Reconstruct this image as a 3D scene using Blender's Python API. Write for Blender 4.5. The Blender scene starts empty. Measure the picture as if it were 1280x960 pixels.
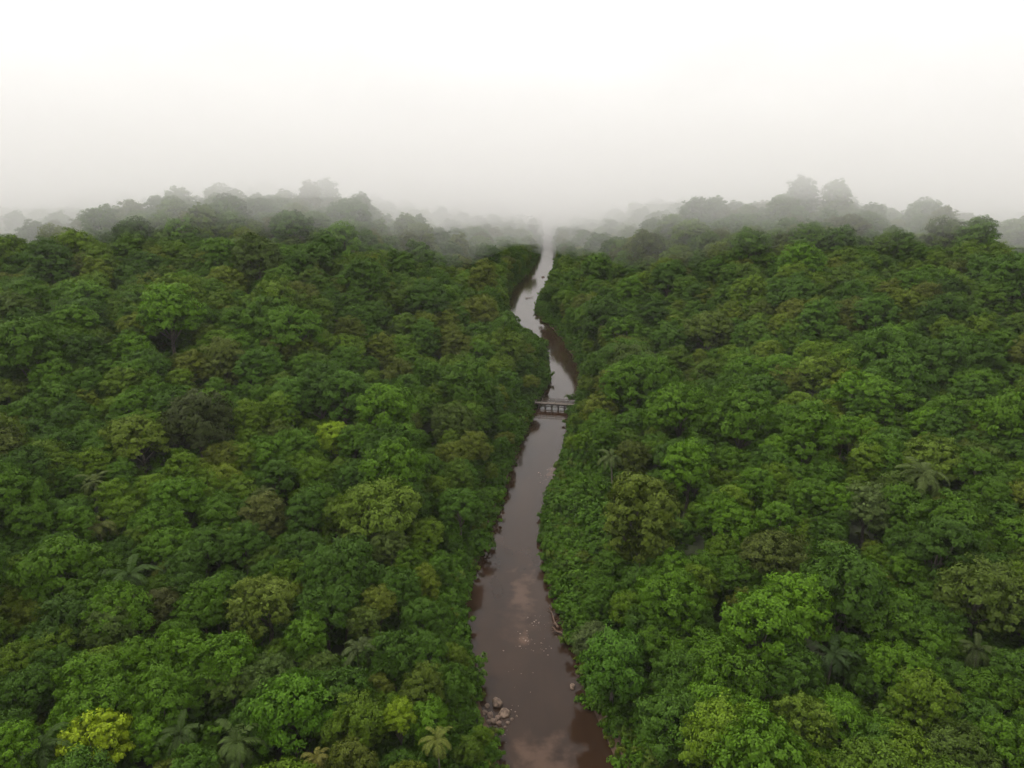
import bpy, math
import numpy as np
from mathutils import Vector, Matrix

R = math.radians
SC = bpy.context.scene
COL = SC.collection
rng = np.random.RandomState(7)

# ------------------------------------------------------------------ camera
CAM_Z = 75.0
PITCH = R(15.55)
F_PX = 834.0                       # focal length for a 1280 px wide frame
cam_d = bpy.data.cameras.new('camera')
cam_d.sensor_width = 36.0
cam_d.lens = F_PX / 1280 * 36
cam_d.clip_start = 0.5
cam_d.clip_end = 20000
cam = bpy.data.objects.new('camera', cam_d)
cam.location = (0, 0, CAM_Z)
cam.rotation_euler = (R(90) - PITCH, 0, 0)
COL.objects.link(cam)
SC.camera = cam

# ------------------------------------------------------------------ sky, sun, exposure
SUN_EL, SUN_AZ = R(56), R(295)      # azimuth clockwise from +Y
w = bpy.data.worlds.new('World')
SC.world = w
w.use_nodes = True
nt = w.node_tree
nt.nodes.clear()
def N(nt, typ, **kw):
    n = nt.nodes.new(typ)
    for k, v in kw.items():
        setattr(n, k, v)
    return n
out = N(nt, 'ShaderNodeOutputWorld')
bg = N(nt, 'ShaderNodeBackground')
bg.inputs['Strength'].default_value = 0.08
sky = N(nt, 'ShaderNodeTexSky', sky_type='NISHITA', sun_disc=False)
sky.sun_elevation = SUN_EL
sky.sun_rotation = SUN_AZ
sky.air_density = 1.0
sky.dust_density = 3.0
tc = N(nt, 'ShaderNodeTexCoord')
sep = N(nt, 'ShaderNodeSeparateXYZ')
nt.links.new(tc.outputs['Generated'], sep.inputs[0])
ramp = N(nt, 'ShaderNodeValToRGB')                       # overcast cloud cover: brighter overhead
ramp.color_ramp.elements[0].position = 0.0
ramp.color_ramp.elements[0].color = (0.80, 0.775, 0.763, 1)
ramp.color_ramp.elements[1].position = 0.45
ramp.color_ramp.elements[1].color = (1.0, 0.998, 0.995, 1)
e = ramp.color_ramp.elements.new(0.16)
e.color = (0.95, 0.942, 0.936, 1)
nt.links.new(sep.outputs['Z'], ramp.inputs['Fac'])
nz = N(nt, 'ShaderNodeTexNoise')
nz.inputs['Scale'].default_value = 3.2
nz.inputs['Detail'].default_value = 5
nz.inputs['Roughness'].default_value = 0.55
mpn = N(nt, 'ShaderNodeMapping')
mpn.inputs['Scale'].default_value = (1, 1, 2.2)
nt.links.new(tc.outputs['Generated'], mpn.inputs['Vector'])
nt.links.new(mpn.outputs['Vector'], nz.inputs['Vector'])
mr = N(nt, 'ShaderNodeMapRange')
mr.inputs['From Min'].default_value = 0.3
mr.inputs['From Max'].default_value = 0.7
mr.inputs['To Min'].default_value = 9.0
mr.inputs['To Max'].default_value = 12.5
nt.links.new(nz.outputs['Fac'], mr.inputs['Value'])
vm = N(nt, 'ShaderNodeVectorMath', operation='SCALE')
nt.links.new(ramp.outputs['Color'], vm.inputs[0])
nt.links.new(mr.outputs['Result'], vm.inputs['Scale'])
mix = N(nt, 'ShaderNodeMix', data_type='RGBA')
mix.inputs['Factor'].default_value = 0.92
nt.links.new(sky.outputs['Color'], mix.inputs['A'])
nt.links.new(vm.outputs['Vector'], mix.inputs['B'])
nt.links.new(mix.outputs['Result'], bg.inputs['Color'])
nt.links.new(bg.outputs['Background'], out.inputs['Surface'])

sun_d = bpy.data.lights.new('sun', 'SUN')
sun_d.energy = 1.5
sun_d.angle = R(10)
sun_d.color = (1.0, 0.95, 0.87)
sun = bpy.data.objects.new('sun', sun_d)
sdir = Vector((math.sin(SUN_AZ) * math.cos(SUN_EL), math.cos(SUN_AZ) * math.cos(SUN_EL), math.sin(SUN_EL)))
sun.rotation_euler = sdir.to_track_quat('Z', 'Y').to_euler()
sun.location = (0, -50, 300)
COL.objects.link(sun)

SC.view_settings.view_transform = 'Standard'
SC.view_settings.look = 'None'
SC.view_settings.exposure = 0.85
SC.view_settings.gamma = 1.0
SC.view_settings.use_curve_mapping = False
SC.cycles.max_bounces = 6
SC.cycles.diffuse_bounces = 3
SC.cycles.glossy_bounces = 2
SC.cycles.transmission_bounces = 3
SC.cycles.volume_bounces = 3
SC.cycles.use_denoising = True
SC.cycles.caustics_reflective = False
SC.cycles.caustics_refractive = False

# ------------------------------------------------------------------ helpers
CP, SP = math.cos(PITCH), math.sin(PITCH)
def project(x, y, z):
    """world -> pixel of the 1280x960 frame, depth"""
    dz = z - CAM_Z
    dep = y * CP - dz * SP
    up = y * SP + dz * CP
    dep = np.maximum(dep, 1e-3)
    return 640 + F_PX * x / dep, 480 - F_PX * up / dep, dep
def ray(px, py):
    cx, cy = (px - 640) / F_PX, (480 - py) / F_PX
    return np.array([cx, CP + cy * SP, -SP + cy * CP])
def on_plane(px, py, z=0.0):
    d = ray(px, py)
    t = (z - CAM_Z) / d[2]
    return d[0] * t, d[1] * t
def smooth(t):
    t = np.clip(t, 0, 1)
    return t * t * (3 - 2 * t)
def inside(px, py, poly):
    px, py = np.asarray(px, float), np.asarray(py, float)
    r = np.zeros(px.shape, bool)
    n = len(poly)
    for i in range(n):
        x1, y1 = poly[i]
        x2, y2 = poly[(i + 1) % n]
        if y1 == y2:
            continue
        c = ((y1 > py) != (y2 > py)) & (px < (x2 - x1) * (py - y1) / (y2 - y1) + x1)
        r ^= c
    return r
def mesh_np(name, V, Q, T=None, mat=None, smooth_shade=False):
    """V (n,3), Q (m,4) quads, T (k,3) tris"""
    me = bpy.data.meshes.new(name)
    V = np.asarray(V, np.float32)
    Q = np.zeros((0, 4), np.int32) if Q is None else np.asarray(Q, np.int32)
    T = np.zeros((0, 3), np.int32) if T is None else np.asarray(T, np.int32)
    me.vertices.add(len(V))
    me.vertices.foreach_set('co', V.ravel())
    nl = Q.size + T.size
    me.loops.add(nl)
    me.loops.foreach_set('vertex_index', np.concatenate([Q.ravel(), T.ravel()]))
    me.polygons.add(len(Q) + len(T))
    st = np.concatenate([np.arange(len(Q)) * 4, Q.size + np.arange(len(T)) * 3])
    me.polygons.foreach_set('loop_start', st.astype(np.int32))
    if smooth_shade:
        me.polygons.foreach_set('use_smooth', np.ones(len(Q) + len(T), bool))
    me.update(calc_edges=True)
    me.validate()
    if mat:
        me.materials.append(mat)
    return me
def link(name, me, parent=None, loc=(0, 0, 0)):
    o = bpy.data.objects.new(name, me)
    o.location = loc
    if parent:
        o.parent = parent
    COL.objects.link(o)
    return o
def tag(o, label=None, cat=None, group=None, kind=None):
    if label: o['label'] = label
    if cat: o['category'] = cat
    if group: o['group'] = group
    if kind: o['kind'] = kind
    return o
class MB:
    """collects quads, tubes, boxes"""
    def __init__(self):
        self.V, self.Q, self.T, self.n = [], [], [], 0
    def add(self, V, Q=None, T=None):
        V = np.asarray(V, float)
        if Q is not None and len(Q): self.Q.append(np.asarray(Q) + self.n)
        if T is not None and len(T): self.T.append(np.asarray(T) + self.n)
        self.V.append(V); self.n += len(V)
    def tube(self, pts, radii, k=7):
        pts = np.asarray(pts, float)
        V, Q = [], []
        m = len(pts)
        for i, p in enumerate(pts):
            d = pts[min(i + 1, m - 1)] - pts[max(i - 1, 0)]
            d = d / (np.linalg.norm(d) + 1e-9)
            a = np.cross(d, [0, 0, 1.0] if abs(d[2]) < .9 else [1.0, 0, 0]); a /= np.linalg.norm(a)
            b = np.cross(d, a)
            for j in range(k):
                t = 2 * math.pi * j / k
                V.append(p + radii[i] * (a * math.cos(t) + b * math.sin(t)))
        for i in range(m - 1):
            for j in range(k):
                Q.append([i * k + j, i * k + (j + 1) % k, (i + 1) * k + (j + 1) % k, (i + 1) * k + j])
        V.append(pts[0]); V.append(pts[-1])
        T = []
        for j in range(k):
            T.append([m * k, (j + 1) % k, j])
            T.append([m * k + 1, (m - 1) * k + j, (m - 1) * k + (j + 1) % k])
        self.add(V, Q, T)
    def box(self, c, s, rot=None):
        sx, sy, sz = np.array(s) / 2
        b = min(.02, min(sx, sy, sz) * .3)
        V = []
        for z, g in ((-sz, b), (-sz + b, 0), (sz - b, 0), (sz, b)):
            for x, y in ((-1, -1), (1, -1), (1, 1), (-1, 1)):
                V.append((x * (sx - g), y * (sy - g), z))
        V = np.array(V)
        if rot is not None:
            V = V @ np.array(rot).T
        V = V + np.array(c)
        Q = [[3, 2, 1, 0], [12, 13, 14, 15]]
        for l in range(3):
            for j in range(4):
                Q.append([l * 4 + j, l * 4 + (j + 1) % 4, (l + 1) * 4 + (j + 1) % 4, (l + 1) * 4 + j])
        self.add(V, Q)
    def mesh(self, name, mat=None, sm=False):
        return mesh_np(name, np.concatenate(self.V), np.concatenate(self.Q) if self.Q else None,
                       np.concatenate(self.T) if self.T else None, mat, sm)

# ------------------------------------------------------------------ materials
def new_mat(name):
    m = bpy.data.materials.new(name)
    m.use_nodes = True
    m.node_tree.nodes.clear()
    return m, m.node_tree
def bark_mat(name, col, col2):
    m, t = new_mat(name)
    o = N(t, 'ShaderNodeOutputMaterial'); p = N(t, 'ShaderNodeBsdfPrincipled')
    p.inputs['Roughness'].default_value = .85
    c = N(t, 'ShaderNodeTexCoord'); mp = N(t, 'ShaderNodeMapping')
    mp.inputs['Scale'].default_value = (3, 3, .6)
    n = N(t, 'ShaderNodeTexNoise'); n.inputs['Scale'].default_value = 2.5; n.inputs['Detail'].default_value = 6
    r = N(t, 'ShaderNodeValToRGB')
    r.color_ramp.elements[0].position = .35; r.color_ramp.elements[0].color = (*col, 1)
    r.color_ramp.elements[1].position = .68; r.color_ramp.elements[1].color = (*col2, 1)
    b = N(t, 'ShaderNodeBump'); b.inputs['Strength'].default_value = .5
    t.links.new(c.outputs['Object'], mp.inputs[0]); t.links.new(mp.outputs[0], n.inputs['Vector'])
    t.links.new(n.outputs['Fac'], r.inputs['Fac']); t.links.new(r.outputs['Color'], p.inputs['Base Color'])
    t.links.new(n.outputs['Fac'], b.inputs['Height']); t.links.new(b.outputs[0], p.inputs['Normal'])
    t.links.new(p.outputs[0], o.inputs['Surface'])
    return m
def leaf_mat(name, stops=None, transl=.18):
    """foliage: object colour for single trees, a per-instance mix of greens for the mass"""
    m, t = new_mat(name)
    o = N(t, 'ShaderNodeOutputMaterial')
    info = N(t, 'ShaderNodeObjectInfo')
    geo = N(t, 'ShaderNodeNewGeometry')
    if stops:
        r = N(t, 'ShaderNodeValToRGB')
        r.color_ramp.interpolation = 'LINEAR'
        els = r.color_ramp.elements
        els[0].position, els[0].color = stops[0][0], (*stops[0][1], 1)
        els[1].position, els[1].color = stops[-1][0], (*stops[-1][1], 1)
        for p_, c_ in stops[1:-1]:
            x = els.new(p_); x.color = (*c_, 1)
        t.links.new(info.outputs['Random'], r.inputs['Fac'])
        base = r.outputs['Color']
    else:
        base = info.outputs['Color']
    # broad patches of one species or another over the hills
    n = N(t, 'ShaderNodeTexNoise'); n.inputs['Scale'].default_value = .016; n.inputs['Detail'].default_value = 2
    t.links.new(info.outputs['Location'], n.inputs['Vector'])
    mr = N(t, 'ShaderNodeMapRange')
    mr.inputs['From Min'].default_value = .3; mr.inputs['From Max'].default_value = .7
    mr.inputs['To Min'].default_value = .8; mr.inputs['To Max'].default_value = 1.25
    t.links.new(n.outputs['Fac'], mr.inputs['Value'])
    # leaf to leaf
    mr2 = N(t, 'ShaderNodeMapRange')
    mr2.inputs['To Min'].default_value = .7; mr2.inputs['To Max'].default_value = 1.3
    t.links.new(geo.outputs['Random Per Island'], mr2.inputs['Value'])
    mm = N(t, 'ShaderNodeMath', operation='MULTIPLY')
    t.links.new(mr.outputs[0], mm.inputs[0]); t.links.new(mr2.outputs[0], mm.inputs[1])
    vm = N(t, 'ShaderNodeVectorMath', operation='SCALE')
    t.links.new(base, vm.inputs[0]); t.links.new(mm.outputs[0], vm.inputs['Scale'])
    p = N(t, 'ShaderNodeBsdfPrincipled')
    p.inputs['Roughness'].default_value = .6
    p.inputs['Specular IOR Level'].default_value = .12
    t.links.new(vm.outputs['Vector'], p.inputs['Base Color'])
    tr = N(t, 'ShaderNodeBsdfTranslucent')
    hs = N(t, 'ShaderNodeVectorMath', operation='MULTIPLY')
    hs.inputs[1].default_value = (1.25, 1.35, .6)
    t.links.new(vm.outputs['Vector'], hs.inputs[0]); t.links.new(hs.outputs[0], tr.inputs['Color'])
    mx = N(t, 'ShaderNodeMixShader'); mx.inputs['Fac'].default_value = transl
    t.links.new(p.outputs[0], mx.inputs[1]); t.links.new(tr.outputs[0], mx.inputs[2])
    t.links.new(mx.outputs[0], o.inputs['Surface'])
    return m
GREENS = [(0.0, (0.046, 0.094, 0.008)), (.18, (0.068, 0.136, 0.007)), (.36, (0.054, 0.113, 0.009)), (.52, (0.083, 0.151, 0.007)),
          (.66, (0.097, 0.155, 0.008)), (.78, (0.063, 0.115, 0.010)), (.88, (0.116, 0.155, 0.010)), (.95, (0.093, 0.113, 0.012)), (1.0, (0.055, 0.080, 0.009))]
M_LEAF = leaf_mat('tree_foliage')
M_FOREST = leaf_mat('forest_foliage', GREENS)
M_BUSH = leaf_mat('undergrowth_foliage', [(0, (0.052, 0.114, 0.007)), (.5, (0.070, 0.143, 0.007)), (.85, (0.049, 0.099, 0.008)), (1, (0.093, 0.121, 0.011))])
M_BARK = bark_mat('bark', (.045, .034, .025), (.16, .135, .11))
M_PALMBARK = bark_mat('palm_bark', (.08, .065, .05), (.2, .17, .13))

def ground_mat():
    m, t = new_mat('forest_floor')
    o = N(t, 'ShaderNodeOutputMaterial'); p = N(t, 'ShaderNodeBsdfPrincipled')
    p.inputs['Roughness'].default_value = .9
    a = N(t, 'ShaderNodeAttribute', attribute_name='bank')
    c = N(t, 'ShaderNodeTexCoord')
    n = N(t, 'ShaderNodeTexNoise'); n.inputs['Scale'].default_value = .5; n.inputs['Detail'].default_value = 8
    t.links.new(c.outputs['Object'], n.inputs['Vector'])
    r1 = N(t, 'ShaderNodeValToRGB')
    r1.color_ramp.elements[0].position = .35; r1.color_ramp.elements[0].color = (.016, .02, .008, 1)
    r1.color_ramp.elements[1].position = .7; r1.color_ramp.elements[1].color = (.035, .05, .012, 1)
    r2 = N(t, 'ShaderNodeValToRGB')
    r2.color_ramp.elements[0].position = .3; r2.color_ramp.elements[0].color = (.05, .026, .016, 1)
    r2.color_ramp.elements[1].position = .75; r2.color_ramp.elements[1].color = (.13, .075, .045, 1)
    t.links.new(n.outputs['Fac'], r1.inputs['Fac']); t.links.new(n.outputs['Fac'], r2.inputs['Fac'])
    mx = N(t, 'ShaderNodeMix', data_type='RGBA')
    t.links.new(a.outputs['Fac'], mx.inputs['Factor'])
    t.links.new(r1.outputs['Color'], mx.inputs['A']); t.links.new(r2.outputs['Color'], mx.inputs['B'])
    t.links.new(mx.outputs['Result'], p.inputs['Base Color'])
    b = N(t, 'ShaderNodeBump'); b.inputs['Strength'].default_value = .6; b.inputs['Distance'].default_value = .4
    t.links.new(n.outputs['Fac'], b.inputs['Height']); t.links.new(b.outputs[0], p.inputs['Normal'])
    t.links.new(p.outputs[0], o.inputs['Surface'])
    return m

def water_mat(reflection_silt):
    m, t = new_mat('muddy_water')
    o = N(t, 'ShaderNodeOutputMaterial'); p = N(t, 'ShaderNodeBsdfPrincipled')
    p.inputs['Roughness'].default_value = .07
    p.inputs['Specular IOR Level'].default_value = .45
    p.inputs['IOR'].default_value = 1.33
    c = N(t, 'ShaderNodeTexCoord')
    n = N(t, 'ShaderNodeTexNoise'); n.inputs['Scale'].default_value = .09; n.inputs['Detail'].default_value = 5
    mp = N(t, 'ShaderNodeMapping'); mp.inputs['Scale'].default_value = (1.4, .55, 1)
    t.links.new(c.outputs['Object'], mp.inputs[0]); t.links.new(mp.outputs[0], n.inputs['Vector'])
    r = N(t, 'ShaderNodeValToRGB')
    r.color_ramp.elements[0].position = .32; r.color_ramp.elements[0].color = (.024, .0127, .0072, 1)
    r.color_ramp.elements[1].position = .72; r.color_ramp.elements[1].color = (.040, .0215, .012, 1)
    t.links.new(n.outputs['Fac'], r.inputs['Fac'])
    col = r.outputs['Color']
    # cloud reflections painted into the water colour as warm blotches, plus muddy patches
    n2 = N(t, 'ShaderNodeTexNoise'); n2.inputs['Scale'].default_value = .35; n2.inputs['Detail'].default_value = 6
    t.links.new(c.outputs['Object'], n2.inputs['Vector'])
    for (x, y, rx, ry, amt) in reflection_silt:
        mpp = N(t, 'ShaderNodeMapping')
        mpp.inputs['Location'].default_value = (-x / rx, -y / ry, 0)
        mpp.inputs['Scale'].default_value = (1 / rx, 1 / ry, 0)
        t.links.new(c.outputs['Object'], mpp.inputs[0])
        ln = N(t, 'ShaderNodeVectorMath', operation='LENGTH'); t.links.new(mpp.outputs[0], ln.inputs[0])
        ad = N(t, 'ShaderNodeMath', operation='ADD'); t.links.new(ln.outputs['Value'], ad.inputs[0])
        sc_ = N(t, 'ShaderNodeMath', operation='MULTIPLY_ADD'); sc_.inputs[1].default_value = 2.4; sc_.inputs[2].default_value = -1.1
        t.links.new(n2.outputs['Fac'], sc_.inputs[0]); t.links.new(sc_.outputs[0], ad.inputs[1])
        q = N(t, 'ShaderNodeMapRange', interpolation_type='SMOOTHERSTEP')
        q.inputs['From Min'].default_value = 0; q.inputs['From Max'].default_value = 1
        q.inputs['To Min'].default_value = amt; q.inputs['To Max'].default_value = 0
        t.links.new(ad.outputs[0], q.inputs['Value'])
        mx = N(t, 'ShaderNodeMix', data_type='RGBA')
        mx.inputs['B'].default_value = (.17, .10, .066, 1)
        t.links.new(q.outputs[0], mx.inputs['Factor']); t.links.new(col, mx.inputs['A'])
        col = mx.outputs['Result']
    t.links.new(col, p.inputs['Base Color'])
    nb = N(t, 'ShaderNodeTexNoise'); nb.inputs['Scale'].default_value = .8; nb.inputs['Detail'].default_value = 3
    t.links.new(c.outputs['Object'], nb.inputs['Vector'])
    b = N(t, 'ShaderNodeBump'); b.inputs['Strength'].default_value = .05; b.inputs['Distance'].default_value = .25
    t.links.new(nb.outputs['Fac'], b.inputs['Height']); t.links.new(b.outputs[0], p.inputs['Normal'])
    t.links.new(p.outputs[0], o.inputs['Surface'])
    return m
def rock_mat(name, c1, c2):
    m, t = new_mat(name)
    o = N(t, 'ShaderNodeOutputMaterial'); p = N(t, 'ShaderNodeBsdfPrincipled'); p.inputs['Roughness'].default_value = .8
    c = N(t, 'ShaderNodeTexCoord')
    n = N(t, 'ShaderNodeTexNoise'); n.inputs['Scale'].default_value = 2.2; n.inputs['Detail'].default_value = 8
    t.links.new(c.outputs['Object'], n.inputs['Vector'])
    r = N(t, 'ShaderNodeValToRGB')
    r.color_ramp.elements[0].position = .36; r.color_ramp.elements[0].color = (*c1, 1)
    r.color_ramp.elements[1].position = .62; r.color_ramp.elements[1].color = (*c2, 1)
    t.links.new(n.outputs['Fac'], r.inputs['Fac']); t.links.new(r.outputs['Color'], p.inputs['Base Color'])
    b = N(t, 'ShaderNodeBump'); b.inputs['Strength'].default_value = .7; b.inputs['Distance'].default_value = .1
    t.links.new(n.outputs['Fac'], b.inputs['Height']); t.links.new(b.outputs[0], p.inputs['Normal'])
    t.links.new(p.outputs[0], o.inputs['Surface'])
    return m

# ------------------------------------------------------------------ river and terrain
# visible water edges of the photograph: row, left, right
EDGES = [(960, 632, 770), (930, 624, 759), (900, 614, 746), (850, 596, 723), (800, 588, 707), (750, 586, 690), (700, 600, 677),
         (650, 622, 675), (600, 638, 690), (560, 649, 703), (520, 668, 711), (500, 676, 719), (480, 688, 725), (460, 688, 722),
         (440, 684, 711), (425, 680, 703), (408, 650, 686), (392, 638, 668), (376, 636, 671), (360, 642, 680), (340, 663, 690),
         (320, 674, 695), (304, 678, 691), (298, 680, 688)]
WPOLY = [(l, y) for y, l, r in EDGES] + [(r, y) for y, l, r in EDGES[::-1]]
_ry, _rl, _rr = [], [], []
for y, l, r in EDGES:
    xl, yy = on_plane(l, y); xr, _ = on_plane(r, y)
    _ry.append(yy); _rl.append(xl); _rr.append(xr)
_ry = np.array([-400, 0] + _ry + [_ry[-1] + 120, _ry[-1] + 300, 6000])
_rl = np.array([3.0, 1.5] + _rl + [_rl[-1] - 10, _rl[-1] - 80, -2500])
_rr = np.array([20.0, 17.0] + _rr + [_rr[-1] - 8, _rr[-1] - 70, -2480])
_fy = np.arange(-400, 6000, 4.0)
def _sm(a, k):
    a = np.pad(a, k, mode='edge')
    return np.convolve(a, np.ones(2 * k + 1) / (2 * k + 1), 'same')[k:-k]
_fl = np.interp(_fy, _ry, _rl); _fr = np.interp(_fy, _ry, _rr)
_wob = .5 * np.sin(_fy * .21) + .4 * np.sin(_fy * .093 + 1) + .3 * np.sin(_fy * .47 + 2)
_fl = _sm(_fl, 1) - .6 + _wob * .6
_fr = _sm(_fr, 1) + .6 + .6 * (.5 * np.sin(_fy * .17 + 4) + .4 * np.sin(_fy * .36))
def river(y):
    l, r = np.interp(y, _fy, _fl), np.interp(y, _fy, _fr)
    return (l + r) / 2, (r - l) / 2
def lump(x, y, cx, cy, sx, sy, h, p=1.0):
    return h * np.exp(-(((x - cx) / sx) ** 2 + ((y - cy) / sy) ** 2) ** p)
def terrain(x, y):
    x, y = np.asarray(x, float), np.asarray(y, float)
    xc, hw = river(y)
    d = np.abs(x - xc) - hw
    dd = np.maximum(d, 0)
    z = 1.6 * smooth(dd / 3.0) - 1.6 * smooth((-d) / 2.0)
    near = smooth(dd / 90)
    hills = (lump(x, y, -300, 800, 170, 250, 34) + lump(x, y, -640, 1050, 420, 260, 44) + lump(x, y, -172, 480, 115, 165, 25)
             + lump(x, y, 365, 760, 190, 290, 29) + lump(x, y, 222, 480, 125, 165, 19) + lump(x, y, 700, 1300, 200, 300, 30) + lump(x, y, 150, 860, 100, 240, 14)
             - lump(x, y, 520, 640, 170, 190, 22) - lump(x, y, 300, 320, 85, 110, 20) - lump(x, y, -330, 330, 110, 110, 8) + 22 * smooth((y - 1000) / 380))
    und = 2.2 * np.sin(x * .037 + 1.3) * np.cos(y * .031) + 1.6 * np.sin(x * .011 + y * .052) + 1.2 * np.sin(x * .083 - y * .041 + 2)
    und = und + (3.4 * np.sin(x * .052 + .9 * np.sin(y * .017)) * np.sin(y * .036 + 1.1 * np.sin(x * .013)) + 2.6 * np.sin(x * .024 - y * .019 + 1.5)) * smooth((y - 110) / 160) * smooth(dd / 60) * (1.25 - .75 * smooth((y - 320) / 160))
    z = z + near * hills + smooth(dd / 40) * und * .8 + 7 * smooth((dd - 4) / 120) + 4 * smooth((dd - 100) / 200) + 17 * smooth((y - 80) / 230) * smooth((dd - 5) / 125) * (1 - .7 * smooth((y - 380) / 300)) * (1 - .75 * smooth((dd - 150) / 170))
    return z
def bank_d(x, y):
    xc, hw = river(y)
    return np.abs(x - xc) - hw

ys = np.concatenate([np.arange(-300, 420, 3.0), np.arange(420, 1400, 8.0), np.arange(1400, 6001, 100.0)])
off = np.array([0, .4, .9, 1.5, 2.2, 3.2, 4.5, 6, 8, 11, 15, 20, 26, 33, 41, 50, 60, 72, 85, 100, 116, 134, 154, 176, 200, 226, 254, 284,
                316, 350, 390, 440, 500, 570, 650, 740, 850, 1000, 1300, 1800, 2600, 4000])
ins = np.linspace(-1, 1, 9)
XC, HW = river(ys)
cols = [XC - HW - o_ for o_ in off[::-1]] + [XC + HW * s for s in ins[1:-1]] + [XC + HW + o_ for o_ in off]
GX = np.stack(cols, 1)
GY = np.repeat(ys[:, None], GX.shape[1], 1)
GZ = terrain(GX, GY)
nr, nc = GX.shape
idx = np.arange(nr * nc).reshape(nr, nc)
Q = np.stack([idx[:-1, :-1], idx[:-1, 1:], idx[1:, 1:], idx[1:, :-1]], -1).reshape(-1, 4)
me = mesh_np('ground', np.stack([GX, GY, GZ], -1).reshape(-1, 3), Q, None, ground_mat(), True)
at = me.attributes.new('bank', 'FLOAT', 'POINT')
BD = bank_d(GX, GY)
at.data.foreach_set('value', (1 - smooth((BD - 1.2) / 2.4)).ravel().astype(np.float32))
tag(link('ground', me), kind='structure')

sy_ = np.concatenate([np.arange(-300, 420, 6.0), np.arange(420, 1500, 10.0)])
xc, hw = river(sy_)
WV = np.stack([np.stack([xc + (hw + 1.0) * s, sy_, np.zeros_like(sy_)], -1) for s in np.linspace(-1, 1, 5)], 1)
n_, m_ = WV.shape[:2]
idx = np.arange(n_ * m_).reshape(n_, m_)
Q = np.stack([idx[:-1, :-1], idx[:-1, 1:], idx[1:, 1:], idx[1:, :-1]], -1).reshape(-1, 4)
reflection_silt = []  # warm tints: sky reflections put into the colour, and muddier water by the foam
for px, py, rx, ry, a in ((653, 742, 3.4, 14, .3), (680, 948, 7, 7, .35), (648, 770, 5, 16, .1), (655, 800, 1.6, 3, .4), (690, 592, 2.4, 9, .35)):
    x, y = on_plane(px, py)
    reflection_silt.append((x, y, rx, ry, a))
tag(link('river', mesh_np('river', WV.reshape(-1, 3), Q, None, water_mat(reflection_silt), True)), kind='structure')

# ------------------------------------------------------------------ air: thin haze below, low cloud beyond
HAZE_TOP, HAZE_END = 76.5, 255.0
def volume_mat(name, density, col):
    m, t = new_mat(name)
    o = N(t, 'ShaderNodeOutputMaterial'); v = N(t, 'ShaderNodeVolumePrincipled')
    v.inputs['Color'].default_value = (*col, 1)
    v.inputs['Density'].default_value = density
    v.inputs['Anisotropy'].default_value = .0
    t.links.new(v.outputs[0], o.inputs['Volume'])
    return m
def hull(x0, x1, y0, y1, z0, z1):
    V = [(x0, y0, z0), (x1, y0, z0), (x1, y1, z0), (x0, y1, z0), (x0, y0, z1), (x1, y0, z1), (x1, y1, z1), (x0, y1, z1)]
    return V, [[3, 2, 1, 0], [4, 5, 6, 7], [0, 1, 5, 4], [1, 2, 6, 5], [2, 3, 7, 6], [3, 0, 4, 7]]
V, Q = hull(-1800, 1800, -299, HAZE_END, -3.5, HAZE_TOP)
tag(link('haze', mesh_np('haze', V, Q, None, volume_mat('thin_haze', .00008, (.97, .96, .95)))), kind='stuff')

# low cloud: its underside slopes down from overhead to the valley floor and hangs lower over the valley's middle
cx_ = np.concatenate([np.linspace(-2600, -900, 9)[:-1], np.linspace(-900, 900, 61), np.linspace(900, 2600, 9)[1:]])
cy_ = np.concatenate([np.linspace(-40, 1300, 68), np.linspace(1400, 5600, 12)])
CX, CY = np.meshgrid(cx_, cy_)
az = CX / np.maximum(CY, 150)
prof = np.arange(-60, 5700, 10.0)
_side = _sm(np.interp(prof, [0, 260, 320, 420, 560, 800, 1200], [103, 79.5, 66, 50, 34, 10, -6]), 6)
_mid = _sm(np.interp(prof, [0, 300, 500, 700, 900, 1050, 1200, 1330], [103, 84, 74, 64, 52, 40, 18, -6]), 6)
cw = np.exp(-((az - .02) / .26) ** 2)
under = np.interp(CY, prof, _side) * (1 - cw) + np.interp(CY, prof, _mid) * cw
wav = 5 * np.sin(CX * .012 + .6) * np.sin(CY * .009) + 4 * np.sin(CX * .023 + CY * .011 + 1) + 2.5 * np.sin(CX * .041 - CY * .027)
wav = wav + 3.5 * np.sin(CX * .031 + 1.2 * np.sin(CY * .021)) * np.sin(CY * .027 + .8)
under = under + wav * smooth((CY - 285) / 160) * .85
nr, nc = CX.shape
idx = np.arange(nr * nc).reshape(nr, nc)
Qb = np.stack([idx[:-1, :-1], idx[1:, :-1], idx[1:, 1:], idx[:-1, 1:]], -1).reshape(-1, 4)
Qt = Qb[:, ::-1] + nr * nc
ring = np.concatenate([idx[0, :], idx[1:, -1], idx[-1, -2::-1], idx[-2:0:-1, 0]])
rn = np.roll(ring, -1)
Qs = np.stack([ring, rn, rn + nr * nc, ring + nr * nc], -1)
_side = _sm(np.interp(prof, [0, 280, 420, 700, 1000, 1400], [103, 81, 73, 67, 50, -6]), 6)
_mid = _sm(np.interp(prof, [0, 300, 700, 900, 1100, 1400], [103, 86, 75, 68, 48, -6]), 6)
under_core = np.interp(CY, prof, _side) * (1 - cw) + np.interp(CY, prof, _mid) * cw + wav * smooth((CY - 330) / 350) * .35
LAYERS = (('low_cloud', -1, .0030, 0), ('low_mist', 7, .0021, 2.2), ('thin_mist', 30, .0013, 4.7))   # the cloud thins out downwards
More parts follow.
